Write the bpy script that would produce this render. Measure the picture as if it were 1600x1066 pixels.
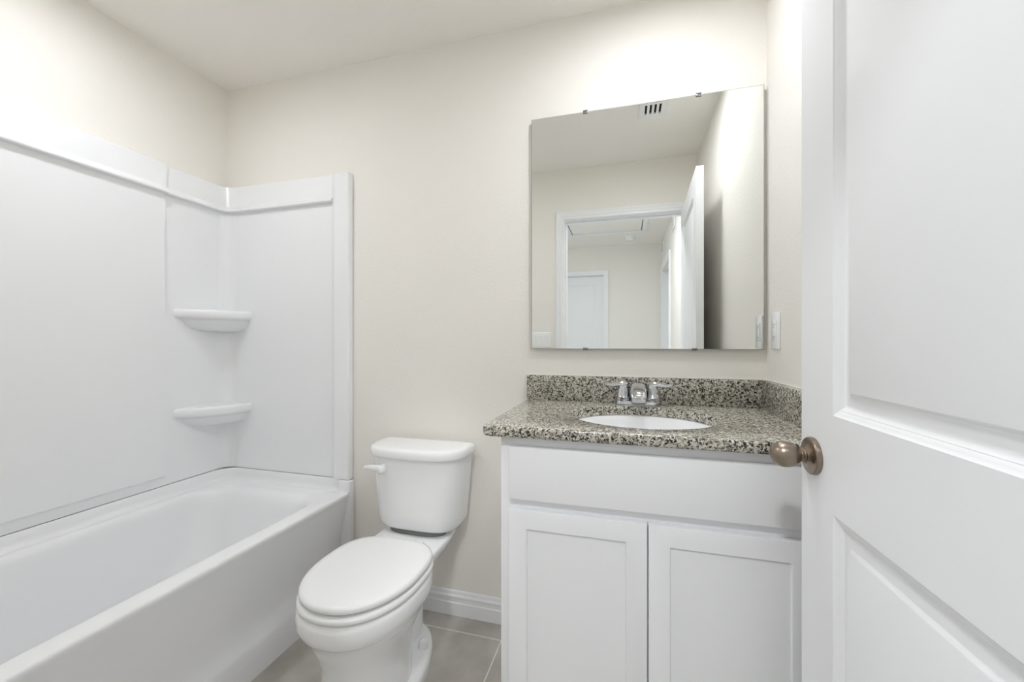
import bpy, bmesh, math, random
from mathutils import Vector, Matrix
PI = math.pi
C = bpy.context.scene.collection
for o in list(bpy.data.objects):
    bpy.data.objects.remove(o)

# ------------------------------------------------------------------ camera, sky, exposure
H = 1.157                       # eye height
D = 1.59                        # camera to back wall
sc = bpy.context.scene
cam_d = bpy.data.cameras.new('camera')
cam = bpy.data.objects.new('camera', cam_d)
C.objects.link(cam)
cam.location = (0, 0, H)
cam.rotation_euler = (PI / 2, 0, 0.274735)
cam_d.sensor_width = 36.0
cam_d.lens = 36.0 * 629.8 / 1600
cam_d.shift_y = 2.0 / 1600
cam_d.clip_start = 0.01
sc.camera = cam
sc.view_settings.view_transform = 'Standard'
sc.view_settings.look = 'None'
sc.view_settings.gamma = 1.0
sc.view_settings.use_curve_mapping = False
sc.view_settings.exposure = 0.36
sc.cycles.max_bounces = 16
sc.cycles.diffuse_bounces = 12
sc.cycles.use_denoising = True

LAMP_VANITY, LAMP_TUB, LAMP_HALL, SKY = 9.0, 6.9, 22.0, 1.0

w = bpy.data.worlds.new('daylight')
sc.world = w
w.use_nodes = True
bg = w.node_tree.nodes['Background']
bg.inputs[0].default_value = (0.80, 0.90, 1.0, 1)
bg.inputs[1].default_value = SKY


# ------------------------------------------------------------------ materials
def lin(c):
    return tuple(((x / 255) / 12.92 if x / 255 <= 0.04045 else ((x / 255 + 0.055) / 1.055) ** 2.4) for x in c) + (1,)


def mat(name, rgb, rough=0.5, metal=0.0, spec=0.5, coat=0.0, bump=None, wear=None):
    m = bpy.data.materials.new(name)
    m.use_nodes = True
    nt = m.node_tree
    b = nt.nodes['Principled BSDF']
    b.inputs['Base Color'].default_value = lin(rgb)
    b.inputs['Roughness'].default_value = rough
    b.inputs['Metallic'].default_value = metal
    b.inputs['Specular IOR Level'].default_value = spec
    b.inputs['Coat Weight'].default_value = coat
    b.inputs['Coat Roughness'].default_value = 0.05
    tc = nt.nodes.new('ShaderNodeTexCoord')
    if bump:
        n = nt.nodes.new('ShaderNodeTexNoise')
        n.inputs['Scale'].default_value = bump[0]
        n.inputs['Detail'].default_value = bump[2] if len(bump) > 2 else 3
        nt.links.new(tc.outputs['Object'], n.inputs['Vector'])
        bp = nt.nodes.new('ShaderNodeBump')
        bp.inputs['Strength'].default_value = bump[1]
        bp.inputs['Distance'].default_value = 0.004
        nt.links.new(n.outputs['Fac'], bp.inputs['Height'])
        nt.links.new(bp.outputs['Normal'], b.inputs['Normal'])
    # faint mottling so that no surface is perfectly even
    n2 = nt.nodes.new('ShaderNodeTexNoise')
    n2.inputs['Scale'].default_value = 3.0
    nt.links.new(tc.outputs['Object'], n2.inputs['Vector'])
    r = nt.nodes.new('ShaderNodeMapRange')
    r.inputs['To Min'].default_value = max(0.0, rough - 0.03)
    r.inputs['To Max'].default_value = rough + 0.03
    nt.links.new(n2.outputs['Fac'], r.inputs['Value'])
    nt.links.new(r.outputs['Result'], b.inputs['Roughness'])
    return m


M = {}
M['wall'] = mat('beige_wall_paint', (234, 231, 225), 0.75, spec=0.25, bump=(95, 0.22, 4))
M['ceiling'] = mat('ceiling_paint', (238, 235, 230), 0.9, spec=0.1, bump=(60, 0.4, 5))
M['trim'] = mat('white_trim_paint', (236, 237, 239), 0.35, spec=0.4)
M['door'] = mat('white_door_paint', (233, 234, 236), 0.38, spec=0.4)
M['cabinet'] = mat('white_cabinet_paint', (234, 235, 238), 0.35, spec=0.4)
M['acrylic'] = mat('white_acrylic', (236, 237, 239), 0.22, spec=0.45)
M['ceramic'] = mat('white_glazed_ceramic', (238, 239, 240), 0.08, spec=0.5)
M['plastic'] = mat('white_plastic', (238, 239, 239), 0.2, spec=0.5)
M['chrome'] = mat('polished_chrome', (205, 207, 210), 0.08, metal=1.0)
M['nickel'] = mat('antique_nickel', (150, 137, 124), 0.3, metal=1.0)
M['clip'] = mat('mirror_clip_metal', (150, 152, 150), 0.25, metal=0.6)
M['dark'] = mat('dark_gap', (18, 17, 16), 0.8)
M['gasket'] = mat('grey_gasket', (120, 120, 118), 0.6)
M['caulk'] = mat('white_caulk', (236, 234, 228), 0.5)


def mirror_mat():
    m = bpy.data.materials.new('silvered_mirror')
    m.use_nodes = True
    nt = m.node_tree
    nt.nodes.remove(nt.nodes['Principled BSDF'])
    g = nt.nodes.new('ShaderNodeBsdfGlossy')
    g.inputs['Color'].default_value = (0.90, 0.915, 0.895, 1)
    g.inputs['Roughness'].default_value = 0.0
    nt.links.new(g.outputs[0], nt.nodes['Material Output'].inputs[0])
    return m


M['mirror'] = mirror_mat()
M['mirror_edge'] = mat('ground_glass_edge', (168, 170, 160), 0.3)


def granite():
    m = bpy.data.materials.new('speckled_granite')
    m.use_nodes = True
    nt = m.node_tree
    L = nt.links.new
    b = nt.nodes['Principled BSDF']
    b.inputs['Roughness'].default_value = 0.14
    tc = nt.nodes.new('ShaderNodeTexCoord')
    ns = nt.nodes.new('ShaderNodeTexNoise')
    ns.inputs['Scale'].default_value = 140
    ns.inputs['Detail'].default_value = 2
    L(tc.outputs['Object'], ns.inputs['Vector'])
    mixv = nt.nodes.new('ShaderNodeMix')
    mixv.data_type = 'VECTOR'
    mixv.inputs[0].default_value = 0.012
    L(tc.outputs['Object'], mixv.inputs[4])
    L(ns.outputs['Color'], mixv.inputs[5])

    def vor(scale, stops):
        v = nt.nodes.new('ShaderNodeTexVoronoi')
        v.inputs['Scale'].default_value = scale
        L(mixv.outputs[1], v.inputs['Vector'])
        sep = nt.nodes.new('ShaderNodeSeparateColor')
        L(v.outputs['Color'], sep.inputs[0])
        r = nt.nodes.new('ShaderNodeValToRGB')
        r.color_ramp.interpolation = 'CONSTANT'
        e = r.color_ramp.elements
        e[0].position, e[0].color = stops[0][0], lin(stops[0][1])
        e[1].position, e[1].color = stops[1][0], lin(stops[1][1])
        for p, c in stops[2:]:
            k = e.new(p)
            k.color = lin(c)
        L(sep.outputs[0], r.inputs['Fac'])
        return r, sep
    base, s1 = vor(190, [(0.0, (200, 196, 184)), (0.28, (180, 175, 163)), (0.50, (158, 154, 143)), (0.68, (208, 205, 195)),
                         (0.84, (146, 133, 118)), (0.91, (120, 117, 110))])
    blk, s2 = vor(250, [(0.0, (34, 32, 30)), (0.55, (62, 58, 52)), (0.8, (92, 88, 80))])
    v3 = nt.nodes.new('ShaderNodeTexNoise')
    v3.inputs['Scale'].default_value = 135
    v3.inputs['Detail'].default_value = 3
    v3.inputs['Roughness'].default_value = 0.6
    L(tc.outputs['Object'], v3.inputs['Vector'])
    add = nt.nodes.new('ShaderNodeMath')
    add.operation = 'MULTIPLY_ADD'
    add.inputs[1].default_value = 0.42
    L(s2.outputs[1], add.inputs[0])
    L(v3.outputs['Fac'], add.inputs[2])
    gt = nt.nodes.new('ShaderNodeMath')
    gt.operation = 'GREATER_THAN'
    gt.inputs[1].default_value = 0.79
    L(add.outputs[0], gt.inputs[0])
    mx = nt.nodes.new('ShaderNodeMix')
    mx.data_type = 'RGBA'
    L(gt.outputs[0], mx.inputs[0])
    L(base.outputs[0], mx.inputs[6])
    L(blk.outputs[0], mx.inputs[7])
    L(mx.outputs[2], b.inputs['Base Color'])
    return m


M['granite'] = granite()


def tile():
    m = bpy.data.materials.new('grey_floor_tile')
    m.use_nodes = True
    nt = m.node_tree
    L = nt.links.new
    b = nt.nodes['Principled BSDF']
    b.inputs['Roughness'].default_value = 0.42
    tc = nt.nodes.new('ShaderNodeTexCoord')
    sep = nt.nodes.new('ShaderNodeSeparateXYZ')
    L(tc.outputs['Object'], sep.inputs[0])
    S = 0.457

    def grout(axis, off):
        a = nt.nodes.new('ShaderNodeMath'); a.operation = 'SUBTRACT'; a.inputs[1].default_value = off
        L(sep.outputs[axis], a.inputs[0])
        p = nt.nodes.new('ShaderNodeMath'); p.operation = 'PINGPONG'; p.inputs[1].default_value = S / 2
        L(a.outputs[0], p.inputs[0])
        l = nt.nodes.new('ShaderNodeMath'); l.operation = 'LESS_THAN'; l.inputs[1].default_value = 0.0022
        L(p.outputs[0], l.inputs[0])
        return l
    gx, gy = grout(0, -0.464), grout(1, 1.493)
    mxx = nt.nodes.new('ShaderNodeMath'); mxx.operation = 'MAXIMUM'
    L(gx.outputs[0], mxx.inputs[0]); L(gy.outputs[0], mxx.inputs[1])
    n = nt.nodes.new('ShaderNodeTexNoise'); n.inputs['Scale'].default_value = 6; n.inputs['Detail'].default_value = 5
    n.inputs['Roughness'].default_value = 0.6
    L(tc.outputs['Object'], n.inputs['Vector'])
    r = nt.nodes.new('ShaderNodeValToRGB')
    r.color_ramp.elements[0].position, r.color_ramp.elements[0].color = 0.3, lin((168, 163, 156))
    r.color_ramp.elements[1].position, r.color_ramp.elements[1].color = 0.72, lin((196, 192, 186))
    L(n.outputs['Fac'], r.inputs['Fac'])
    mx = nt.nodes.new('ShaderNodeMix'); mx.data_type = 'RGBA'
    L(mxx.outputs[0], mx.inputs[0]); L(r.outputs[0], mx.inputs[6])
    mx.inputs[7].default_value = lin((228, 226, 220))
    L(mx.outputs[2], b.inputs['Base Color'])
    bp = nt.nodes.new('ShaderNodeBump'); bp.inputs['Strength'].default_value = 0.4; bp.inputs['Distance'].default_value = 0.002
    bp.invert = True
    L(mxx.outputs[0], bp.inputs['Height']); L(bp.outputs[0], b.inputs['Normal'])
    return m


M['tile'] = tile()


def lamp_mat(name, strength, col=(1, 0.96, 0.9), beam=0):
    m = bpy.data.materials.new(name)
    m.use_nodes = True
    nt = m.node_tree
    nt.nodes.remove(nt.nodes['Principled BSDF'])
    e = nt.nodes.new('ShaderNodeEmission')
    e.inputs[0].default_value = (*col, 1)
    e.inputs[1].default_value = strength
    if beam:                     # recessed optic: the disc sends more light straight down than sideways
        g = nt.nodes.new('ShaderNodeNewGeometry')
        d = nt.nodes.new('ShaderNodeVectorMath'); d.operation = 'DOT_PRODUCT'
        nt.links.new(g.outputs['Normal'], d.inputs[0]); nt.links.new(g.outputs['Incoming'], d.inputs[1])
        a = nt.nodes.new('ShaderNodeMath'); a.operation = 'ABSOLUTE'; nt.links.new(d.outputs['Value'], a.inputs[0])
        pw = nt.nodes.new('ShaderNodeMath'); pw.operation = 'POWER'; pw.inputs[1].default_value = beam; nt.links.new(a.outputs[0], pw.inputs[0])
        ml = nt.nodes.new('ShaderNodeMath'); ml.operation = 'MULTIPLY'; ml.inputs[1].default_value = strength; nt.links.new(pw.outputs[0], ml.inputs[0])
        nt.links.new(ml.outputs[0], e.inputs[1])
    nt.links.new(e.outputs[0], nt.nodes['Material Output'].inputs[0])
    return m


# ------------------------------------------------------------------ builders
WLOC = {}


def obj(name, bm, m, parent=None, smooth=40, local=False, merge=1e-5):
    """links a bmesh (world coordinates, or the parent's own when local) as ONE mesh object"""
    if merge:
        bmesh.ops.remove_doubles(bm, verts=bm.verts, dist=merge)
    bmesh.ops.recalc_face_normals(bm, faces=bm.faces)
    me = bpy.data.meshes.new(name)
    bm.to_mesh(me)
    bm.free()
    me.materials.append(m)
    o = bpy.data.objects.new(name, me)
    C.objects.link(o)
    if smooth:
        for p in me.polygons:
            p.use_smooth = True
        me.set_sharp_from_angle(angle=math.radians(smooth))
    if parent:
        o.parent = parent
        if not local:
            me.transform(Matrix.Translation(-Vector(WLOC[parent.name])))
        WLOC[o.name] = WLOC[parent.name]
    else:
        WLOC[o.name] = (0, 0, 0)
    return o


def empty(name, loc, rz=0):
    o = bpy.data.objects.new(name, None)
    o.location = loc
    o.rotation_euler = (0, 0, rz)
    o.empty_display_size = 0.05
    C.objects.link(o)
    WLOC[o.name] = loc
    return o


def tag(o, label=None, cat=None, group=None, kind=None):
    if label: o['label'] = label
    if cat: o['category'] = cat
    if group: o['group'] = group
    if kind: o['kind'] = kind
    return o


def thing(name, loc, label, cat, rz=0, group=None):
    return tag(empty(name, loc, rz), label, cat, group)


def struct(name, bm, m, parent=None, **k):
    return tag(obj(name, bm, m, parent, **k), kind='structure')


def BM(): return bmesh.new()


def box(bm, x0, x1, y0, y1, z0, z1, bev=0.0, seg=2):
    r = bmesh.ops.create_cube(bm, size=1.0)
    vs = r['verts']
    for v in vs:
        v.co = Vector(((x0 + x1) / 2 + v.co.x * (x1 - x0), (y0 + y1) / 2 + v.co.y * (y1 - y0), (z0 + z1) / 2 + v.co.z * (z1 - z0)))
    if bev:
        es = {e for v in vs for e in v.link_edges}
        bmesh.ops.bevel(bm, geom=list(es), offset=bev, segments=seg, profile=0.5, affect='EDGES')
    return bm


def loft(bm, rings, closed=True, cap0=True, cap1=True):
    vr = [[bm.verts.new(p) for p in r] for r in rings]
    n = len(vr[0])
    for a, b in zip(vr, vr[1:]):
        for i in range(n if closed else n - 1):
            j = (i + 1) % n
            try:
                bm.faces.new((a[i], a[j], b[j], b[i]))
            except ValueError:
                pass
    if cap0: bm.faces.new(vr[0])
    if cap1: bm.faces.new(list(reversed(vr[-1])))
    return vr


def lathe(bm, prof, origin=(0, 0, 0), axis='Z', n=32, cap=True):
    """prof: (radius, height) pairs along the axis"""
    rings = []
    for r, h in prof:
        ring = []
        for i in range(n):
            t = 2 * PI * i / n
            a, b = max(r, 1e-5) * math.cos(t), max(r, 1e-5) * math.sin(t)
            p = {'Z': (a, b, h), 'Y': (a, h, b), 'X': (h, a, b)}[axis]
            ring.append((p[0] + origin[0], p[1] + origin[1], p[2] + origin[2]))
        rings.append(ring)
    return loft(bm, rings, True, cap, cap)


def rrect(x0, x1, y0, y1, r, z, n=6):
    """rounded rectangle ring, 4*(n+1) points; r a number or four (x1y1, x0y1, x0y0, x1y0)"""
    rs = r if isinstance(r, (tuple, list)) else (r,) * 4
    out = []
    for k, (cx, cy, sx, sy) in enumerate(((x1, y1, -1, -1), (x0, y1, 1, -1), (x0, y0, 1, 1), (x1, y0, -1, 1))):
        q = rs[k]
        ox, oy = cx + sx * q, cy + sy * q
        for i in range(n + 1):
            t = PI / 2 * (k + i / n)
            out.append((ox + q * math.cos(t), oy + q * math.sin(t), z))
    return out


def egg(cx, yf, yb, yc, w, z, ef=2.2, eb=2.2, n=64):
    """plan ring: front half to yf (towards the camera), back half to yb; widest at yc"""
    out = []
    for i in range(n):
        t = 2 * PI * i / n
        c, s = math.cos(t), math.sin(t)
        e = eb if s >= 0 else ef
        d = (yb - yc) if s >= 0 else (yc - yf)
        out.append((cx + w * math.copysign(abs(c) ** (2 / e), c), yc + d * math.copysign(abs(s) ** (2 / e), s), z))
    return out


def sweep(bm, path, prof, close_ends=True):
    """path: plan points; prof: closed loop of (offset to the right of travel, z)"""
    rings = []
    n = len(path)
    for i, p in enumerate(path):
        a = Vector(path[max(i - 1, 0)]); b = Vector(path[min(i + 1, n - 1)]); p = Vector(p)
        d0 = (p - a).normalized() if i > 0 else (b - p).normalized()
        d1 = (b - p).normalized() if i < n - 1 else d0
        t = (d0 + d1).normalized()
        k = 1 / max(0.3, t.dot(d0))
        nr = Vector((t.y, -t.x)) * k
        rings.append([(p.x + nr.x * o, p.y + nr.y * o, z) for o, z in prof])
    return loft(bm, rings, True, close_ends, close_ends)


def casing(bm, x0, x1, z1, y, sy, prof, z0=0.0, swap=False):
    """moulding round a door opening in a wall at y, standing out towards sy; prof (outward, depth)"""
    rings = []
    for o, d in prof:
        yy = y + sy * d
        pts = [(x0 - o, z0), (x0 - o, z1 + o), (x1 + o, z1 + o), (x1 + o, z0)]
        rings.append([((yy, a, z) if swap else (a, yy, z)) for a, z in pts])
    vr = [[bm.verts.new(p) for p in r] for r in rings]
    m = len(vr)
    for k in range(m):
        a, b = vr[k], vr[(k + 1) % m]
        for i in range(3):
            bm.faces.new((a[i], a[i + 1], b[i + 1], b[i]))
    bm.faces.new([r[0] for r in vr]); bm.faces.new([r[3] for r in vr])


CAS = [(0.004, 0), (0.004, 0.010), (0.008, 0.013), (0.022, 0.013), (0.026, 0.0165), (0.045, 0.018), (0.050, 0.021), (0.058, 0.021), (0.061, 0.018), (0.061, 0)]


def panel_face(bm, u0, u1, z0, z1, panels, prof, y, sgn, put):
    """one face of a panelled leaf: flat frame with moulded panels. put(u, depth, z) -> point"""
    us = sorted({u0, u1} | {p[0] for p in panels} | {p[1] for p in panels})
    zs = sorted({z0, z1} | {p[2] for p in panels} | {p[3] for p in panels})

    def inside(u, z): return any(p[0] < u < p[1] and p[2] < z < p[3] for p in panels)
    for ua, ub in zip(us, us[1:]):
        for za, zb in zip(zs, zs[1:]):
            if not inside((ua + ub) / 2, (za + zb) / 2):
                bm.faces.new([bm.verts.new(put(u, y, z)) for u, z in ((ua, za), (ub, za), (ub, zb), (ua, zb))])
    for a, b, c, d in panels:
        rings = [[put(u, y - sgn * dep, z) for u, z in ((a + o, c + o), (b - o, c + o), (b - o, d - o), (a + o, d - o))] for o, dep in prof]
        loft(bm, rings, True, False, True)


def leaf(bm, w_, t, z0, z1, panels, prof, two_sided=True):
    """door leaf: local x 0..w, y -t..0, z0..z1"""
    P = lambda u, y, z: (u, y, z)
    panel_face(bm, 0, w_, z0, z1, panels, prof, 0.0, 1, P)
    panel_face(bm, 0, w_, z0, z1, panels if two_sided else [], prof, -t, -1, P)
    for q in (((0, 0, z0), (0, -t, z0), (0, -t, z1), (0, 0, z1)), ((w_, 0, z0), (w_, -t, z0), (w_, -t, z1), (w_, 0, z1)),
              ((0, 0, z0), (w_, 0, z0), (w_, -t, z0), (0, -t, z0)), ((0, 0, z1), (w_, 0, z1), (w_, -t, z1), (0, -t, z1))):
        bm.faces.new([bm.verts.new(p) for p in q])


def tube(bm, pts, radii, n=16, up=(0, 0, 1), sx=1.0, sz=1.0):
    rings = []
    for i, p in enumerate(pts):
        p = Vector(p)
        t = (Vector(pts[min(i + 1, len(pts) - 1)]) - Vector(pts[max(i - 1, 0)])).normalized()
        a = t.cross(Vector(up))
        if a.length < 1e-4: a = t.cross(Vector((0, 1, 0)))
        a.normalize(); b = a.cross(t)
        r = radii[i]
        rx, rz = (r if isinstance(r, tuple) else (r * sx, r * sz))
        rings.append([tuple(p + a * rx * math.cos(2 * PI * k / n) + b * rz * math.sin(2 * PI * k / n)) for k in range(n)])
    return loft(bm, rings)


# ------------------------------------------------------------------ room shell
XL, XR, YW, YH, ZC = -1.956, 0.472, 0.157, 0.040, 2.44     # left wall, right wall, door wall (room side), door wall (hall side), ceiling
YF, XHR, XHL = -2.39, 0.452, -1.75                         # hall: far wall, right wall, left end
OX0, OX1, OZ = -0.438, 0.395, 2.060                        # clear door opening

b = BM(); box(b, XL - 0.1, XR + 0.1, YF - 0.1, D + 0.1, -0.1, 0); struct('floor', b, M['tile'], smooth=0)
b = BM(); box(b, XL - 0.1, XR + 0.1, YF - 0.1, D + 0.1, ZC, ZC + 0.1); struct('ceiling', b, M['ceiling'], smooth=0)
b = BM(); box(b, XL - 0.1, XR + 0.1, D, D + 0.1, 0, ZC); struct('wall_back', b, M['wall'], smooth=0)
b = BM(); box(b, XL - 0.1, XL, YH, D, 0, ZC); struct('wall_left', b, M['wall'], smooth=0)
b = BM(); box(b, XR, XR + 0.1, YH, D, 0, ZC); struct('wall_right', b, M['wall'], smooth=0)
b = BM()
box(b, XL, OX0 - 0.018, YH, YW, 0, ZC)
box(b, OX1 + 0.018, XR, YH, YW, 0, ZC)
box(b, OX0 - 0.018, OX1 + 0.018, YH, YW, OZ + 0.018, ZC)
struct('wall_front', b, M['wall'], smooth=0, merge=0)
FX0, FX1 = -1.005, -0.283
b = BM()
box(b, XL - 0.1, FX0 - 0.018, YF - 0.115, YF, 0, ZC); box(b, FX1 + 0.018, XR + 0.1, YF - 0.115, YF, 0, ZC); box(b, FX0 - 0.018, FX1 + 0.018, YF - 0.115, YF, OZ + 0.018, ZC)
struct('wall_hall_far', b, M['wall'], smooth=0, merge=0)
# hall right wall with a closed doorway near its far end
HY0, HY1 = -2.32, -1.37
b = BM()
box(b, XHR, XR + 0.1, YF, HY0 - 0.0, 0, ZC); box(b, XHR, XR + 0.1, HY1, YH, 0, ZC); box(b, XHR, XR + 0.1, HY0, HY1, OZ + 0.0, ZC)
struct('wall_hall_right', b, M['wall'], smooth=0, merge=0)
# hall left end: a stub of wall, then open to the day-lit rooms beyond
b = BM(); box(b, XHL - 0.1, XHL, YF, YF + 0.45, 0, ZC); box(b, XHL - 0.1, XHL, YF + 0.45, YH, 2.15, ZC); struct('wall_hall_left', b, M['wall'], smooth=0, merge=0)

# door frame of the bathroom: jamb lining, stop, casings on both sides
b = BM()
box(b, OX0 - 0.018, OX0, YH, YW, 0, OZ); box(b, OX1, OX1 + 0.018, YH, YW, 0, OZ); box(b, OX0 - 0.018, OX1 + 0.018, YH, YW, OZ, OZ + 0.018)
box(b, OX0, OX0 + 0.011, 0.075, 0.115, 0, OZ - 0.011); box(b, OX0, OX1, 0.075, 0.115, OZ - 0.011, OZ)
struct('trim_1', b, M['trim'], smooth=0, merge=0)
b = BM(); casing(b, OX0, OX1, OZ, YW, 1, CAS); struct('trim_2', b, M['trim'], smooth=30)
b = BM(); casing(b, OX0, OX1 - 0.005, OZ, YH, -1, CAS); struct('trim_3', b, M['trim'], smooth=30)

# baseboards (colonial profile)
BB = [(0, 0), (0.014, 0), (0.014, 0.052), (0.0105, 0.056), (0.0105, 0.070), (0.013, 0.074), (0.013, 0.080), (0.008, 0.086), (0.006, 0.097), (0.002, 0.1005), (0, 0.1005)]
b = BM(); sweep(b, [(-1.197, D), (-0.337, D)], BB); struct('baseboard_back', b, M['trim'], smooth=25)
b = BM(); sweep(b, [(XR, 1.04), (XR, 0.24)], BB); struct('baseboard_right', b, M['trim'], smooth=25)
b = BM(); sweep(b, [(OX0 - 0.063, YW), (-1.19, YW)], BB); struct('baseboard_front', b, M['trim'], smooth=25)
b = BM(); sweep(b, [(-0.215, YF), (0.40, YF)], [(-o, z) for o, z in BB]); struct('baseboard_hall', b, M['trim'], smooth=25)

# ------------------------------------------------------------------ the panelled white door, standing open at the right
DW, DT, DZ0, DZ1 = 0.7755, 0.036, 0.010, 2.046
DPROF = [(0.0, 0.0), (0.0015, 0.0012), (0.005, 0.0026), (0.009, 0.0048), (0.0102, 0.0056), (0.0112, 0.0056), (0.016, 0.0086), (0.0195, 0.0104), (0.0215, 0.0106), (0.037, 0.0080), (0.0385, 0.0074), (0.0435, 0.0032), (0.045, 0.0028)]
DP = [(0.118, DW - 0.118, 1.030, DZ1 - 0.118), (0.118, DW - 0.118, 0.235, 0.858)]
door = tag(empty('door_1', (0.3665, 0.165, 0), math.radians(91.85)), kind='structure')
door['label'] = 'white two-panel door with brown metal knob standing open at right'
b = BM(); leaf(b, DW, DT, DZ0, DZ1, DP, DPROF)
tag(obj('leaf', b, M['door'], door, smooth=28, local=True), kind='structure')
KX, KZ = DW - 0.0505, 0.942
for s, y0 in ((1, 0.0), (-1, -DT)):
    b = BM()
    prof = [(0.0, 0.0), (0.0122, 0.0), (0.0122, 0.013), (0.0135, 0.016), (0.0150, 0.018), (0.0135, 0.020), (0.0115, 0.021), (0.0118, 0.024), (0.0165, 0.028),
            (0.0205, 0.034), (0.0232, 0.041), (0.0243, 0.048), (0.0238, 0.055), (0.0212, 0.062), (0.0165, 0.068), (0.0100, 0.072), (0.004, 0.0738), (0.0, 0.074)]
    lathe(b, [(r, y0 + s * h) for r, h in prof], (KX, 0, KZ), 'Y', 40)
    k = obj('door_knob', b, M['nickel'], door, smooth=35, local=True)
    tag(k, 'antique nickel egg-shaped door knob' if s > 0 else 'antique nickel door knob on the hidden side', kind='thing')
    b = BM()
    prof = [(0.0, 0.0), (0.0345, 0.0), (0.0352, 0.003), (0.0345, 0.0075), (0.0325, 0.0095), (0.024, 0.0105), (0.0165, 0.013), (0.0140, 0.0155), (0.0, 0.0155)]
    lathe(b, [(r, y0 + s * h) for r, h in prof], (KX, 0, KZ), 'Y', 48)
    obj('rose', b, M['nickel'], k, smooth=35, local=True)
    if s > 0:
        b = BM(); lathe(b, [(0.0, 0.0098), (0.003, 0.0102), (0.003, 0.0112), (0.0, 0.0112)], (KX - 0.021, 0, KZ - 0.006), 'Y', 16)
        obj('privacy_pin_hole', b, M['dark'], k, smooth=35, local=True)
# latch plate on the edge
b = BM(); box(b, DW - 0.0005, DW + 0.0008, -DT / 2 - 0.0125, -DT / 2 + 0.0125, KZ - 0.028, KZ + 0.028)
obj('latch_plate', b, M['nickel'], door, smooth=0, local=True)
for hz in (0.22, 1.05, 1.84):
    b = BM(); lathe(b, [(0.0, hz - 0.045), (0.006, hz - 0.045), (0.006, hz + 0.045), (0.0, hz + 0.045)], (0.006, 0.0075 - 0.052, 0), 'Z', 14)
    obj('hinge', b, M['nickel'], door, smooth=35, local=True)

# ------------------------------------------------------------------ what the mirror shows of the hall
# far door (closed, set back in its frame)
b = BM(); casing(b, FX0, FX1, OZ, YF, 1, CAS)
box(b, FX0 - 0.018, FX0, YF - 0.115, YF, 0, OZ); box(b, FX1, FX1 + 0.018, YF - 0.115, YF, 0, OZ); box(b, FX0 - 0.018, FX1 + 0.018, YF - 0.115, YF, OZ, OZ + 0.018)
struct('trim_4', b, M['trim'], smooth=30, merge=0)
d2 = tag(empty('door_2', (FX0 + 0.003, YF - 0.055, 0)), kind='structure')
d2['label'] = 'closed white panelled door at the far end of the hall'
b = BM(); leaf(b, FX1 - FX0 - 0.006, 0.036, 0.01, OZ - 0.003, [(0.112, FX1 - FX0 - 0.118, 1.03, OZ - 0.118), (0.112, FX1 - FX0 - 0.118, 0.235, 0.858)], DPROF, False)
tag(obj('leaf', b, M['door'], d2, smooth=28, local=True), kind='structure')
# side door in the hall's right wall
b = BM(); casing(b, HY0 + 0.02, HY1 - 0.02, OZ, XHR, -1, CAS, swap=True)
box(b, XHR, XR + 0.1, HY0, HY0 + 0.02, 0, OZ); box(b, XHR, XR + 0.1, HY1 - 0.02, HY1, 0, OZ)
struct('trim_5', b, M['trim'], smooth=30, merge=0)
d3 = tag(empty('door_3', (XR + 0.06, HY0 + 0.021, 0), PI / 2), kind='structure')
b = BM(); leaf(b, HY1 - HY0 - 0.042, 0.036, 0.01, OZ - 0.003, [(0.105, HY1 - HY0 - 0.147, 1.03, OZ - 0.12), (0.105, HY1 - HY0 - 0.147, 0.235, 0.858)], DPROF, False)
tag(obj('leaf', b, M['door'], d3, smooth=28, local=True), kind='structure')

# attic hatch
ah = thing('attic_hatch', (-0.218, -1.39, ZC), 'white framed rectangular attic hatch in the hall ceiling, reflected in mirror', 'hatch')
hx0, hx1, hy0, hy1 = -0.612, 0.178, -1.672, -1.11
b = BM(); box(b, hx0 + 0.008, hx1 - 0.008, hy0 + 0.008, hy1 - 0.008, ZC - 0.004, ZC); obj('hatch_panel', b, M['ceiling'], ah, smooth=0)
b = BM()
for q in ((hx0 - 0.055, hx0, hy0 - 0.055, hy1 + 0.055), (hx1, hx1 + 0.055, hy0 - 0.055, hy1 + 0.055), (hx0, hx1, hy0 - 0.055, hy0), (hx0, hx1, hy1, hy1 + 0.055)):
    box(b, *q, ZC - 0.012, ZC, 0.003)
obj('hatch_frame', b, M['trim'], ah, smooth=30, merge=0)
b = BM(); box(b, hx0, hx1, hy0, hy1, ZC - 0.001, ZC); obj('shadow_gap', b, M['dark'], ah, smooth=0)
# smoke detector
sd = thing('smoke_detector', (0.049, -1.975, ZC), 'small round white smoke detector on the hall ceiling, reflected in mirror', 'smoke detector')
b = BM(); lathe(b, [(0, 0), (0.066, 0), (0.066, -0.012), (0.0, -0.012)], (0.049, -1.975, ZC), 'Z', 32); obj('base_plate', b, M['plastic'], sd)
b = BM(); lathe(b, [(0, -0.012), (0.058, -0.012), (0.062, -0.020), (0.058, -0.032), (0.045, -0.042), (0.020, -0.044), (0, -0.044)], (0.049, -1.975, ZC), 'Z', 32); obj('sensor_cover', b, M['plastic'], sd)
# high registers on the hall's right wall
for i, (y0, y1, lab) in enumerate(((-1.18, -0.92, 'white wall register high in the hall beside the open door, reflected in mirror'),
                                   (-2.24, -2.02, 'small white wall register high above the hall side door, near the far corner'))):
    t = thing('wall_register', (XHR, (y0 + y1) / 2, 2.25), lab, 'vent', group='registers high on the hall wall')
    b = BM(); box(b, XHR - 0.010, XHR, y0, y1, 2.255, 2.385, 0.004); obj('faceplate', b, M['trim'], t, smooth=30)
    b = BM()
    for k in range(6):
        z = 2.275 + k * 0.016
        box(b, XHR - 0.013, XHR - 0.009, y0 + 0.02, y1 - 0.02, z, z + 0.008)
    obj('louvre', b, M['plastic'], t, smooth=0, merge=0)

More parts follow.
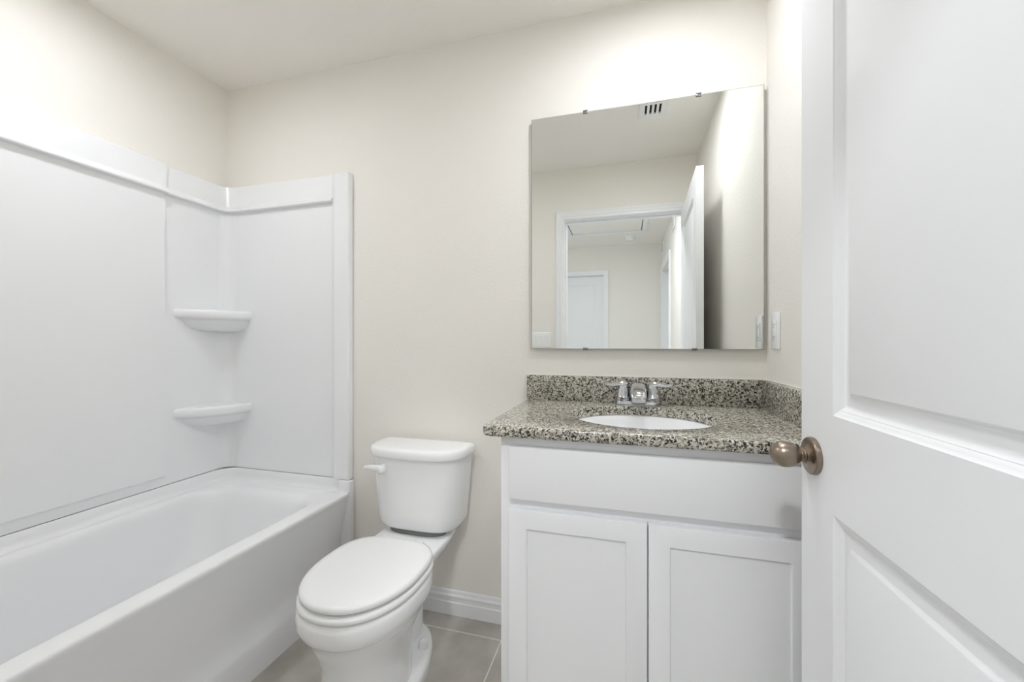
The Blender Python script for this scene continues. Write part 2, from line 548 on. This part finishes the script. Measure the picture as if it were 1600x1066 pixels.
# exhaust grille on the bathroom ceiling (seen in the mirror)
vg = thing('exhaust_grille', (0.15, 0.83, ZC), 'white slotted exhaust grille on the bathroom ceiling, reflected at mirror top', 'vent')
gx0, gx1, gy0, gy1 = 0.072, 0.222, 0.740, 0.940
b = BM(); box(b, gx0 + 0.02, gx1 - 0.02, gy0 + 0.02, gy1 - 0.02, ZC - 0.003, ZC); obj('duct_opening', b, M['dark'], vg, smooth=0)
b = BM()
b_x = [0.107 + k * 0.0245 for k in range(4)]
edges = [gx0] + [v for x in b_x for v in (x - 0.006, x + 0.006)] + [gx1]
for a, c in zip(edges[0::2], edges[1::2]):
    box(b, a, c, gy0, gy1, ZC - 0.012, ZC - 0.0035)
for x in b_x:
    for y0, y1 in ((gy0, 0.774), (0.868, 0.886), (0.906, gy1)):
        box(b, x - 0.006, x + 0.006, y0, y1, ZC - 0.012, ZC - 0.0035)
obj('faceplate', b, M['plastic'], vg, smooth=0)

# ceiling lights: flat round discs, just above the picture
def ceiling_light(x, y, strength, label, r=0.085, col=(0.94, 0.965, 1.0), beam=0.15):
    t = thing('ceiling_light', (x, y, ZC), label, 'ceiling light', group='round ceiling lights')
    b = BM(); lathe(b, [(r + 0.003, 0), (r + 0.018, 0), (r + 0.018, -0.004), (r + 0.003, -0.010), (r + 0.001, -0.010), (r + 0.001, 0)], (x, y, ZC), 'Z', 40, cap=False); obj('trim_ring', b, M['trim'], t)
    b = BM(); lathe(b, [(0, -0.003), (r, -0.003), (r, -0.006), (0, -0.006)], (x, y, ZC), 'Z', 40)
    obj('diffuser', b, lamp_mat('lamp_diffuser', strength, col, beam), t)


ceiling_light(0.10, 1.09, LAMP_VANITY * 10, 'round white ceiling light right above the vanity mirror')
ceiling_light(-1.46, 0.80, LAMP_TUB * 10, 'round white ceiling light above the bathtub')
ceiling_light(-0.25, -0.42, LAMP_HALL * 10, 'round white ceiling light out in the hall', col=(0.96, 0.98, 1), beam=0)

# ------------------------------------------------------------------ bathtub
tub = thing('bathtub', (-1.58, 0.87, 0), 'long glossy white alcove bathtub along the left wall', 'bathtub')
b = BM()
X0, Y0, Y1 = XL + 0.004, YW + 0.004, D - 0.004
rings = []
for x1, z in ((-1.229, 0.0), (-1.230, 0.06), (-1.231, 0.100), (-1.236, 0.118), (-1.247, 0.140), (-1.2515, 0.170), (-1.250, 0.22), (-1.235, 0.33), (-1.215, 0.430), (-1.207, 0.455), (-1.2035, 0.4655), (-1.2035, 0.4715), (-1.2060, 0.4760), (-1.2105, 0.478)):
    rings.append(rrect(X0, x1, Y0, Y1, (0.004, 0.004, 0.004, 0.004), z, 8))
def basin(x0, x1, y0, y1, r, z): rings.append(rrect(x0, x1, y0, y1, r, z, 8))
basin(-1.902, -1.262, 0.222, 1.492, 0.135, 0.4780)
basin(-1.895, -1.268, 0.229, 1.485, 0.134, 0.4772)
basin(-1.888, -1.275, 0.237, 1.475, 0.132, 0.4745)
basin(-1.882, -1.2815, 0.244, 1.466, 0.130, 0.4690)
basin(-1.8775, -1.2865, 0.250, 1.456, 0.128, 0.4600)
basin(-1.8745, -1.2905, 0.255, 1.446, 0.127, 0.4450)
basin(-1.872, -1.2945, 0.258, 1.436, 0.126, 0.4200)
basin(-1.868, -1.300, 0.262, 1.425, 0.125, 0.38)
basin(-1.855, -1.318, 0.278, 1.375, 0.125, 0.27)
basin(-1.842, -1.334, 0.292, 1.315, 0.125, 0.16)
basin(-1.825, -1.352, 0.310, 1.265, 0.12, 0.115)
basin(-1.790, -1.390, 0.350, 1.210, 0.10, 0.095)
basin(-1.730, -1.450, 0.420, 1.130, 0.08, 0.090)
loft(b, rings)
obj('shell', b, M['acrylic'], tub, smooth=50)


def corner_path(x, yb, r, y0, x1, n=12):
    """up the left wall, round the corner, along the back wall (room to the right)"""
    pts = [(x, y0)]
    for i in range(n + 1):
        t = PI - PI / 2 * i / n
        pts.append((x + r + r * math.cos(t), yb - r + r * math.sin(t)))
    pts.append((x1, yb))
    return pts


b = BM()
sweep(b, corner_path(XL + 0.006, D - 0.006, 0.10, YW + 0.005, -1.203), [(0, 0.47), (0.036, 0.47), (0.036, 0.4785), (0.026, 0.481), (0.019, 0.488), (0.016, 0.500), (0.0145, 0.524), (0.011, 0.5285), (0, 0.5285)])
obj('wall_flange', b, M['acrylic'], tub, smooth=35)
b = BM(); box(b, -1.262, -1.2005, D - 0.036, D - 0.001, 0.0, 0.5285, 0.006, 3); obj('end_flange', b, M['acrylic'], tub, smooth=40)
b = BM(); lathe(b, [(0, 0.0905), (0.028, 0.0905), (0.028, 0.094), (0.012, 0.096), (0.0, 0.094)], (-1.6, 0.47, 0), 'Z', 24); obj('drain', b, M['chrome'], tub)

# surround: moulded wall panels above the tub
sur = thing('tub_surround', (XL, D, 0.53), 'white moulded shower wall surround with corner shelves above the bathtub', 'shower surround')
ZB, ZT = 0.5315, 1.932
WX, WY = XL + 0.002, D - 0.002
b = BM()
YS = 1.278
sweep(b, [(WX, YW + 0.003), (WX, YS)], [(0, ZB), (0.014, ZB), (0.015, ZB + 0.035), (0.027, ZB + 0.045), (0.027, ZT - 0.112), (0, ZT - 0.112)])
obj('side_panel', b, M['acrylic'], sur, smooth=30)
b = BM()
cp = corner_path(WX, WY, 0.075, YS, -1.80)
sweep(b, cp, [(0, ZB), (0.0125, ZB), (0.0125, ZT - 0.112), (0, ZT - 0.112)])
obj('corner_panel', b, M['acrylic'], sur, smooth=30)
b = BM()   # end panel with its raised front column
pts = [(-1.80, 0.0125), (-1.318, 0.0125), (-1.308, 0.0150), (-1.298, 0.0230), (-1.288, 0.0285), (-1.278, 0.0300), (-1.222, 0.0300), (-1.215, 0.0285), (-1.211, 0.0245), (-1.2095, 0.018), (-1.2095, 0.0)]
for zt, keep in ((ZT - 0.112, lambda x: True),):
    ring = [(x, WY - o) for x, o in pts] + [(-1.80, WY)]
    loft(b, [[(x, y, ZB) for x, y in ring], [(x, y, zt) for x, y in ring]])
ring2 = [(x, WY - o) for x, o in pts if x >= -1.31]
ring2 = [(-1.308, WY - 0.02)] + ring2[1:] + [(-1.308, WY)]
loft(b, [[(x, y, ZT - 0.1125) for x, y in ring2], [(x, y, ZT - 0.006) for x, y in ring2],
         [((x - 0.003 if x > -1.215 else x), min(WY, y + 0.004), ZT) for x, y in ring2]])
obj('end_panel', b, M['acrylic'], sur, smooth=30, merge=0)


def band(o):
    return [(0, ZT - 0.128), (o + 0.010, ZT - 0.128), (o + 0.0145, ZT - 0.1268), (o + 0.0175, ZT - 0.1240), (o + 0.0182, ZT - 0.1205), (o + 0.0170, ZT - 0.1165), (o + 0.0130, ZT - 0.1110), (o + 0.0080, ZT - 0.1065), (o + 0.0035, ZT - 0.102), (o + 0.0015, ZT - 0.096),
            (o + 0.0075, ZT - 0.008), (o + 0.006, ZT - 0.002), (o + 0.002, ZT), (0, ZT)]


b = BM()
sweep(b, [(WX, YW + 0.003), (WX, YS + 0.002)], band(0.0300))
obj('top_ledge', b, M['acrylic'], sur, smooth=30)
b = BM()
path = corner_path(WX, WY, 0.080, YS, -1.300)
sweep(b, path, band(0.0165))
obj('top_ledge', b, M['acrylic'], sur, smooth=30)


def corner_shelf(zt):
    b = BM()
    cx, cy = WX + 0.006, WY - 0.006
    A, B_ = Vector((WX + 0.010, 1.318)), Vector((-1.786, WY - 0.010))
    mid = (A + B_) / 2 + Vector((0.055, -0.040))
    front = []
    n = 24
    for i in range(n + 1):
        t = i / n
        front.append(A * (1 - t) ** 2 + mid * 2 * t * (1 - t) + B_ * t ** 2)
    rings = []
    for s, dz in ((0.0, 0.004), (0.80, 0.002), (0.90, 0.003), (0.955, 0.003), (0.985, -0.001), (1.0, -0.010), (1.0, -0.024), (0.99, -0.033), (0.965, -0.038), (0.92, -0.041), (0.875, -0.046), (0.84, -0.056), (0.79, -0.072), (0.70, -0.086), (0.55, -0.094), (0.30, -0.098), (0.0, -0.099)):
        s = max(s, 0.02)
        rings.append([(cx, cy, zt + dz)] + [(cx + (p.x - cx) * s, cy + (p.y - cy) * s, zt + dz) for p in front])
    loft(b, rings)
    return obj('corner_shelf', b, M['acrylic'], sur, smooth=50)


tag(corner_shelf(1.305), 'upper moulded corner shelf')
tag(corner_shelf(0.853), 'lower moulded corner shelf')

# ------------------------------------------------------------------ toilet
TX = -0.808
toi = thing('toilet', (TX, 1.25, 0), 'white two-piece toilet with closed lid between bathtub and vanity', 'toilet')
b = BM()
ZR = 0.378
loft(b, [egg(TX, *p) for p in (
    (0.985, 1.30, 1.15, 0.124, 0.0, 2.6, 2.2), (0.985, 1.30, 1.15, 0.122, 0.05, 2.6, 2.2), (0.988, 1.30, 1.15, 0.119, 0.10, 2.5, 2.2),
    (0.988, 1.30, 1.15, 0.118, 0.15, 2.4, 2.2), (0.982, 1.31, 1.15, 0.122, 0.19, 2.3, 2.2),
    (0.967, 1.33, 1.155, 0.136, 0.23, 2.25, 2.3), (0.948, 1.35, 1.16, 0.153, 0.27, 2.2, 2.4), (0.937, 1.365, 1.16, 0.164, 0.298, 2.2, 2.5), (0.925, 1.36, 1.155, 0.174, 0.308, 2.2, 2.5), (0.917, 1.36, 1.155, 0.180, 0.318, 2.2, 2.5),
    (0.912, 1.36, 1.15, 0.183, 0.335, 2.2, 2.5), (0.912, 1.36, 1.15, 0.183, 0.360, 2.2, 2.5), (0.915, 1.36, 1.15, 0.181, 0.372, 2.2, 2.5), (0.925, 1.35, 1.15, 0.174, ZR, 2.2, 2.5))])
# rear deck and trapway body
loft(b, [egg(TX, *p) for p in (
    (1.20, 1.445, 1.36, 0.056, 0.0, 3, 3), (1.20, 1.445, 1.36, 0.054, 0.10, 3, 3), (1.20, 1.445, 1.36, 0.055, 0.18, 3, 3), (1.20, 1.455, 1.36, 0.066, 0.24, 3, 3),
    (1.20, 1.48, 1.37, 0.092, 0.29, 3.2, 3.5), (1.20, 1.52, 1.38, 0.121, 0.338, 3.4, 4), (1.20, 1.545, 1.39, 0.139, 0.368, 3.6, 5), (1.20, 1.555, 1.40, 0.145, 0.386, 3.6, 6), (1.205, 1.555, 1.40, 0.144, 0.393, 3.6, 6), (1.22, 1.55, 1.40, 0.138, 0.397, 3.6, 6))])
# foot flange
loft(b, [egg(TX, *p) for p in (
    (0.97, 1.472, 1.20, 0.148, 0.0, 2.6, 1.9), (0.97, 1.472, 1.20, 0.148, 0.020, 2.6, 1.9), (0.974, 1.468, 1.20, 0.146, 0.030, 2.6, 1.9), (0.985, 1.455, 1.20, 0.138, 0.037, 2.6, 1.9), (1.0, 1.43, 1.20, 0.12, 0.041, 2.6, 1.9))])
obj('bowl', b, M['ceramic'], toi, smooth=60, merge=0)
for s in (1, -1):
    b = BM(); lathe(b, [(0.0, 0.030), (0.0175, 0.030), (0.0170, 0.050), (0.0155, 0.061), (0.0125, 0.068), (0.007, 0.0715), (0, 0.0725)], (TX + s * 0.094, 1.332, 0), 'Z', 24)
    obj('bolt_cap', b, M['plastic'], toi)
b = BM()
loft(b, [egg(TX, *p) for p in ((0.932, 1.325, 1.15, 0.170, 0.3790, 2.2, 3.2), (0.924, 1.33, 1.15, 0.177, 0.3800, 2.2, 3.2), (0.917, 1.333, 1.15, 0.182, 0.384, 2.2, 3.2), (0.914, 1.335, 1.15, 0.184, 0.391, 2.2, 3.2), (0.917, 1.333, 1.15, 0.182, 0.398, 2.2, 3.2), (0.926, 1.325, 1.15, 0.175, 0.4015, 2.2, 3.2))])
obj('seat_ring', b, M['plastic'], toi, smooth=60)
b = BM()
loft(b, [egg(TX, *p) for p in ((0.940, 1.325, 1.15, 0.168, 0.4065, 2.15, 3.0), (0.928, 1.332, 1.15, 0.176, 0.4075, 2.15, 3.0), (0.922, 1.336, 1.15, 0.1805, 0.412, 2.15, 3.0), (0.921, 1.337, 1.15, 0.1815, 0.419, 2.15, 3.0), (0.924, 1.335, 1.15, 0.1795, 0.4255, 2.15, 3.0), (0.932, 1.327, 1.15, 0.173, 0.4295, 2.15, 3.0), (0.955, 1.305, 1.15, 0.155, 0.4315, 2.15, 3.0), (1.03, 1.24, 1.15, 0.09, 0.4325, 2.15, 3.0))])
obj('seat_lid', b, M['plastic'], toi, smooth=60)
for s in (1, -1):
    b = BM(); box(b, TX + s * 0.07 - 0.022, TX + s * 0.07 + 0.022, 1.318, 1.352, 0.390, 0.421, 0.007, 3); obj('seat_hinge', b, M['plastic'], toi)
# tank
TYB = D - 0.016
def tsec(w, d, z, ef=3.4, back=0.0): return egg(TX, TYB - d, TYB - back, TYB - 0.05, w, z, ef, 9.0, 72)
b = BM()
prof = [(0.135, 0.13, 0.412), (0.152, 0.147, 0.413), (0.163, 0.160, 0.418), (0.170, 0.168, 0.428), (0.1745, 0.174, 0.442), (0.178, 0.1765, 0.47), (0.186, 0.1815, 0.55), (0.193, 0.1855, 0.63), (0.1985, 0.189, 0.705)]
loft(b, [tsec(w_, d, z) for w_, d, z in prof])
obj('tank', b, M['ceramic'], toi, smooth=60)
b = BM()
prof = [(0.195, 0.186, 0.7045), (0.206, 0.199, 0.7045), (0.2095, 0.203, 0.707), (0.211, 0.205, 0.713), (0.211, 0.205, 0.727), (0.209, 0.203, 0.735, 0.002), (0.205, 0.199, 0.7395, 0.005), (0.199, 0.193, 0.7418, 0.010), (0.192, 0.186, 0.7428, 0.014), (0.17, 0.166, 0.7436, 0.022), (0.12, 0.13, 0.7440, 0.032), (0.06, 0.09, 0.7442, 0.042)]
loft(b, [tsec(q[0], q[1], q[2], 3.2, q[3] if len(q) > 3 else 0.0) for q in prof])
obj('tank_lid', b, M['ceramic'], toi, smooth=60)
b = BM(); loft(b, [egg(TX, 1.42, 1.54, 1.48, 0.12, z, 3, 3) for z in (0.394, 0.4125)]); obj('gasket', b, M['gasket'], toi)
# flush lever on the front of the tank, top left
b = BM()
lx, ly, lz = TX - 0.112, TYB - 0.178, 0.660
lathe(b, [(0.0, 0.0), (0.0175, 0.0), (0.0175, -0.012), (0.014, -0.017), (0.0, -0.018)], (lx, ly, lz), 'Y', 24)
tube(b, [(lx + 0.004, ly - 0.022, lz + 0.002), (lx - 0.018, ly - 0.024, lz + 0.005), (lx - 0.045, ly - 0.024, lz + 0.006), (lx - 0.068, ly - 0.022, lz + 0.003), (lx - 0.078, ly - 0.021, lz + 0.001)],
     [(0.010, 0.016), (0.009, 0.013), (0.007, 0.010), (0.006, 0.008), (0.002, 0.003)], 16)
lathe(b, [(0.0, -0.014), (0.0155, -0.014), (0.015, -0.028), (0.011, -0.032), (0.0, -0.033)], (lx + 0.001, ly, lz), 'Y', 24)
obj('flush_lever', b, M['plastic'], toi, smooth=50, merge=0)

# ------------------------------------------------------------------ vanity cabinet
CX0, CX1, CYF, CZT = -0.335, 0.441, 1.076, 0.897
van = thing('vanity_cabinet', (0.053, 1.33, 0), 'white shaker vanity cabinet with false drawer and two doors', 'cabinet')
b = BM()
T = 0.016
box(b, CX0, CX0 + T, CYF + 0.019, D - 0.016, 0, CZT); box(b, CX1 - T, CX1, CYF + 0.019, D - 0.016, 0, CZT)
box(b, CX0 + T, CX1 - T, CYF + 0.06, D - 0.016, 0.10, 0.115); box(b, CX0 + T, CX1 - T, D - 0.022, D - 0.016, 0.115, CZT)
box(b, CX0 + T, CX1 - T, CYF + 0.062, CYF + 0.075, 0, 0.10)
obj('carcass', b, M['cabinet'], van, smooth=0, merge=0)
b = BM()
FT = 0.019
box(b, CX0, CX0 + 0.045, CYF, CYF + FT, 0.10, CZT, 0.001); box(b, CX1 - 0.045, CX1, CYF, CYF + FT, 0.10, CZT, 0.001)
for z0, z1 in ((0.10, 0.135), (0.690, 0.742), (0.862, CZT)):
    box(b, CX0 + 0.045, CX1 - 0.045, CYF, CYF + FT, z0, z1)
box(b, 0.035, 0.071, CYF, CYF + FT, 0.135, 0.69)
box(b, CX0 + 0.045, CX1 - 0.045, CYF + 0.012, CYF + FT, 0.742, 0.862)
obj('face_frame', b, M['cabinet'], van, smooth=30, merge=0)
b = BM(); box(b, CX1, XR - 0.0015, CYF + 0.001, CYF + FT, 0.0, CZT); obj('filler_strip', b, M['cabinet'], van, smooth=0)
FY = CYF - 0.0195
b = BM(); box(b, -0.3076, 0.416, FY, CYF - 0.0005, 0.729, 0.8725, 0.0035, 3)
obj('false_drawer_front', b, M['cabinet'], van, smooth=40)
for x0, x1 in ((-0.3076, 0.0517), (0.0550, 0.416)):
    z0, z1 = 0.118, 0.703
    b = BM()
    s = 0.0505
    put = lambda u, y, z: (u, FY + 0.0 - y, z)
    prof = [(0.0, 0.0), (0.0005, 0.0062), (0.001, 0.0065)]
    ring = lambda o, y: [(x0 + o, y, z0 + o), (x1 - o, y, z0 + o), (x1 - o, y, z1 - o), (x0 + o, y, z1 - o)]
    loft(b, [ring(s + 0.002, CYF - 0.0005), ring(0.0, CYF - 0.0005), ring(0, FY + 0.003), ring(0.001, FY + 0.0008), ring(0.003, FY), ring(s - 0.0008, FY), ring(s, FY + 0.0008), ring(s + 0.002, FY + 0.0085), ring(s + 0.002, CYF - 0.0005)], True, False, False)
    dr = obj('cabinet_door', b, M['cabinet'], van, smooth=40)
    b = BM(); box(b, x0 + s + 0.0015, x1 - s - 0.0015, FY + 0.0065, FY + 0.013, z0 + s + 0.0015, z1 - s - 0.0015)
    obj('recessed_panel', b, M['cabinet'], dr, smooth=0)

# ------------------------------------------------------------------ granite countertop with splashes
KX0, KX1, KYF, KYB, ZK0, ZK1 = -0.381, XR - 0.002, 1.042, D - 0.002, 0.899, 0.929
ctr = thing('countertop', (0.05, 1.32, ZK0), 'speckled granite countertop with backsplash on the white vanity', 'countertop')
SX, SY, SA, SB = 0.0475, 1.308, 0.2145, 0.1890
b = BM()
NA = 24
def outer(o, z): return rrect(KX0 + o, KX1 - (0 if o < 0.5 else 0), KYF + o, KYB, (0.002, 0.002, 0.016, 0.002), z, 6)
base_ring = outer(0.0, 0)
angs = [math.atan2((p[1] - SY) / SB, (p[0] - SX) / SA) for p in base_ring]
# enrich the long sides so that the oval stays round
def enrich(ring, m=14):
    out = []
    n = len(ring)
    for i in range(n):
        p, q = Vector(ring[i]), Vector(ring[(i + 1) % n])
        out.append(tuple(p))
        if (q - p).length > 0.1:
            for k in range(1, m):
                out.append(tuple(p + (q - p) * k / m))
    return out
def oval(a, bb, z, ref):
    out = []
    for p in ref:
        t = math.atan2((p[1] - SY) / SB, (p[0] - SX) / SA)
        out.append((SX + a * math.cos(t), SY + bb * math.sin(t), z))
    return out
ref = enrich(base_ring)
E_ = lambda o, z: enrich(outer(o, z))
rings = [oval(SA, SB, ZK0, ref), E_(0.008, ZK0), E_(0.0035, ZK0 + 0.002), E_(0.0008, ZK0 + 0.007), E_(0, ZK0 + 0.013), E_(0, ZK1 - 0.005), E_(0.0008, ZK1 - 0.0025), E_(0.0025, ZK1 - 0.0007), E_(0.005, ZK1),
         oval(SA + 0.003, SB + 0.003, ZK1, ref), oval(SA + 0.0008, SB + 0.0008, ZK1 - 0.001, ref), oval(SA, SB, ZK1 - 0.003, ref), oval(SA, SB, ZK0, ref)]
loft(b, rings, True, False, False)
obj('slab', b, M['granite'], ctr, smooth=40)
b = BM(); box(b, -0.381, KX1, KYB - 0.019, KYB, ZK1 + 0.0003, ZK1 + 0.097, 0.0015); obj('backsplash', b, M['granite'], ctr, smooth=40)
b = BM(); box(b, KX1 - 0.019, KX1, 1.048, KYB - 0.0195, ZK1 + 0.0003, ZK1 + 0.097, 0.0015); obj('side_splash', b, M['granite'], ctr, smooth=40)
b = BM()
box(b, -0.381, KX1, KYB - 0.003, KYB + 0.001, ZK1 + 0.0965, ZK1 + 0.1005, 0.001); box(b, KX1 - 0.003, KX1 + 0.001, 1.05, KYB - 0.003, ZK1 + 0.0965, ZK1 + 0.1005, 0.001)
obj('caulk_bead', b, M['caulk'], ctr, smooth=40, merge=0)

# undermount basin
snk = thing('sink_basin', (SX, SY, 0.76), 'oval white undermount sink basin set in the granite countertop', 'sink')
b = BM()
def ov(k, z, n=64): return [(SX + (SA + k) * math.cos(2 * PI * i / n), SY + (SB + k) * math.sin(2 * PI * i / n), z) for i in range(n)]
def ovs(f, z, n=64): return [(SX + SA * f * math.cos(2 * PI * i / n), SY + SB * f * math.sin(2 * PI * i / n), z) for i in range(n)]
loft(b, [ovs(0.12, 0.745), ovs(0.40, 0.748), ovs(0.70, 0.768), ovs(0.92, 0.815), ov(0.004, 0.875), ov(0.022, 0.886), ov(0.022, 0.8985), ov(0.003, 0.8985), ov(0.0005, 0.895),
         ovs(0.985, 0.870), ovs(0.93, 0.830), ovs(0.83, 0.796), ovs(0.66, 0.772), ovs(0.42, 0.758), ovs(0.12, 0.753)])
obj('bowl', b, M['ceramic'], snk, smooth=60)
b = BM(); lathe(b, [(0, 0.7525), (0.028, 0.7525), (0.028, 0.757), (0.022, 0.7585), (0.018, 0.756), (0, 0.758)], (SX, SY, 0), 'Z', 28); obj('drain', b, M['chrome'], snk)

# faucet
FX, FYC, FZ = 0.043, 1.532, ZK1
fau = thing('faucet', (FX, FYC, FZ), 'chrome two-handle faucet behind the oval sink', 'faucet')
b = BM()
loft(b, [rrect(FX - 0.079 + o, FX + 0.079 - o, FYC - 0.026 + o, FYC + 0.026 - o, 0.025 - o, FZ + z, 8) for o, z in ((0.0, 0.0005), (0.0, 0.012), (0.001, 0.015), (0.004, 0.017))])
obj('base', b, M['chrome'], fau, smooth=40)
b = BM()
def fsec(y, z, w_, h, n=24):
    out = []
    for i in range(n):
        t = 2 * PI * i / n
        c, s = math.cos(t), math.sin(t)
        out.append((FX + w_ * math.copysign(abs(c) ** 0.6, c), y, z + h * math.copysign(abs(s) ** 0.6, s)))
    return out
loft(b, [fsec(1.552, FZ + 0.030, 0.026, 0.018), fsec(1.548, FZ + 0.045, 0.029, 0.032), fsec(1.530, FZ + 0.050, 0.0295, 0.034), fsec(1.505, FZ + 0.049, 0.029, 0.031), fsec(1.475, FZ + 0.045, 0.028, 0.027), fsec(1.445, FZ + 0.039, 0.027, 0.022),
         fsec(1.425, FZ + 0.034, 0.026, 0.018), fsec(1.418, FZ + 0.031, 0.022, 0.013)])
loft(b, [rrect(FX - 0.025 + o, FX + 0.025 - o, FYC - 0.030 + o, FYC + 0.024 - o, 0.012, FZ + z, 6) for o, z in ((0.0, 0.012), (0.001, 0.03), (0.004, 0.06), (0.008, 0.075), (0.014, 0.079))])
obj('spout', b, M['chrome'], fau, smooth=50, merge=0)
b = BM(); lathe(b, [(0, FZ + 0.079), (0.004, FZ + 0.079), (0.004, FZ + 0.090), (0.007, FZ + 0.091), (0.007, FZ + 0.097), (0.0, FZ + 0.098)], (FX, 1.556, 0), 'Z', 16); obj('lift_rod', b, M['chrome'], fau)
for s in (-1, 1):
    hx = FX + s * 0.0515
    b = BM()
    lathe(b, [(0.0, FZ + 0.014), (0.0262, FZ + 0.014), (0.0262, FZ + 0.029), (0.0225, FZ + 0.032), (0.0215, FZ + 0.045), (0.0185, FZ + 0.060), (0.0150, FZ + 0.070), (0.0, FZ + 0.073)], (hx, FYC, 0), 'Z', 28)
    tube(b, [(hx - s * 0.012, FYC, FZ + 0.074), (hx + s * 0.006, FYC - 0.001, FZ + 0.077), (hx + s * 0.025, FYC - 0.003, FZ + 0.074), (hx + s * 0.045, FYC - 0.005, FZ + 0.072), (hx + s * 0.062, FYC - 0.006, FZ + 0.074), (hx + s * 0.067, FYC - 0.006, FZ + 0.075)],
         [(0.013, 0.009), (0.017, 0.011), (0.012, 0.0085), (0.0105, 0.007), (0.0105, 0.0065), (0.004, 0.003)], 16)
    tag(obj('handle', b, M['chrome'], fau, smooth=50, merge=0))

# ------------------------------------------------------------------ wall mirror
MX0, MX1, MZ0, MZ1 = -0.3625, 0.4605, H - 0.0262, H + 0.890
mir = thing('wall_mirror', (0.05, D, MZ0), 'large frameless wall mirror above the granite countertop', 'mirror')
MY = D - 0.016
b = BM(); box(b, MX0, MX1, MY, MY + 0.006, MZ0, MZ1); obj('glass_edge', b, M['mirror_edge'], mir, smooth=0)
b = BM(); e = 0.0022
b.faces.new([b.verts.new(p) for p in ((MX0 + e, MY - 0.0004, MZ0 + e), (MX1 - e, MY - 0.0004, MZ0 + e), (MX1 - e, MY - 0.0004, MZ1 - e), (MX0 + e, MY - 0.0004, MZ1 - e))])
r_ = bmesh.ops.extrude_face_region(b, geom=b.faces[:])
for v in r_['geom']:
    if isinstance(v, bmesh.types.BMVert): v.co.y += 0.0003
obj('mirror_face', b, M['mirror'], mir, smooth=0)
for x, z, s in ((-0.149, MZ1, 1), (0.252, MZ1, 1), (-0.149, MZ0, -1), (0.239, MZ0, -1)):
    b = BM()
    box(b, x - 0.009, x + 0.009, MY - 0.004, MY - 0.0006, z - 0.008 if s > 0 else z - 0.003, z + 0.004 if s > 0 else z + 0.006, 0.001)
    box(b, x - 0.009, x + 0.009, MY - 0.004, D, min(z, z + s * 0.004), max(z, z + s * 0.004))
    obj('mirror_clip', b, M['clip'], mir, smooth=30, merge=0)

# ------------------------------------------------------------------ outlet on the right wall, switches on the door wall
out = thing('wall_outlet', (XR, 1.492, 1.194), 'white wall outlet on the right wall beside the mirror', 'outlet')
oy, oz = 1.492, H + 0.037
b = BM(); box(b, XR - 0.0065, XR, oy - 0.036, oy + 0.036, oz - 0.0595, oz + 0.0595, 0.003, 3); obj('cover_plate', b, M['plastic'], out, smooth=40)
b = BM(); box(b, XR - 0.0085, XR - 0.006, oy - 0.0165, oy + 0.0165, oz - 0.0335, oz + 0.0335, 0.001); obj('receptacle', b, M['plastic'], out, smooth=40)
for s in (1, -1):
    b = BM()
    for dy in (-0.006, 0.006):
        box(b, XR - 0.0089, XR - 0.0084, oy + dy - 0.001, oy + dy + 0.001, oz + s * 0.020 - 0.004, oz + s * 0.020 + 0.004)
    box(b, XR - 0.0089, XR - 0.0084, oy - 0.002, oy + 0.002, oz + s * 0.020 - 0.010, oz + s * 0.020 - 0.007)
    obj('socket', b, M['dark'], out, smooth=0, merge=0)
sw = thing('light_switch', (-0.62, YW, 1.175), 'white triple rocker light switch by the doorway, reflected in mirror corner', 'light switch')
b = BM(); box(b, -0.705, -0.538, YW, YW + 0.006, 1.118, 1.2325, 0.003, 3); obj('cover_plate', b, M['plastic'], sw, smooth=40)
for k in range(3):
    xx = -0.6215 + (k - 1) * 0.046
    b = BM()
    vs = [(xx - 0.0165, YW + 0.0055, 1.142), (xx + 0.0165, YW + 0.0055, 1.142), (xx + 0.0165, YW + 0.0055, 1.2085), (xx - 0.0165, YW + 0.0055, 1.2085)]
    fr = [(a, YW + (0.0075 if z < 1.17 else 0.0115), z) for a, _, z in vs]
    loft(b, [vs, fr]); obj('rocker', b, M['plastic'], sw, smooth=0)
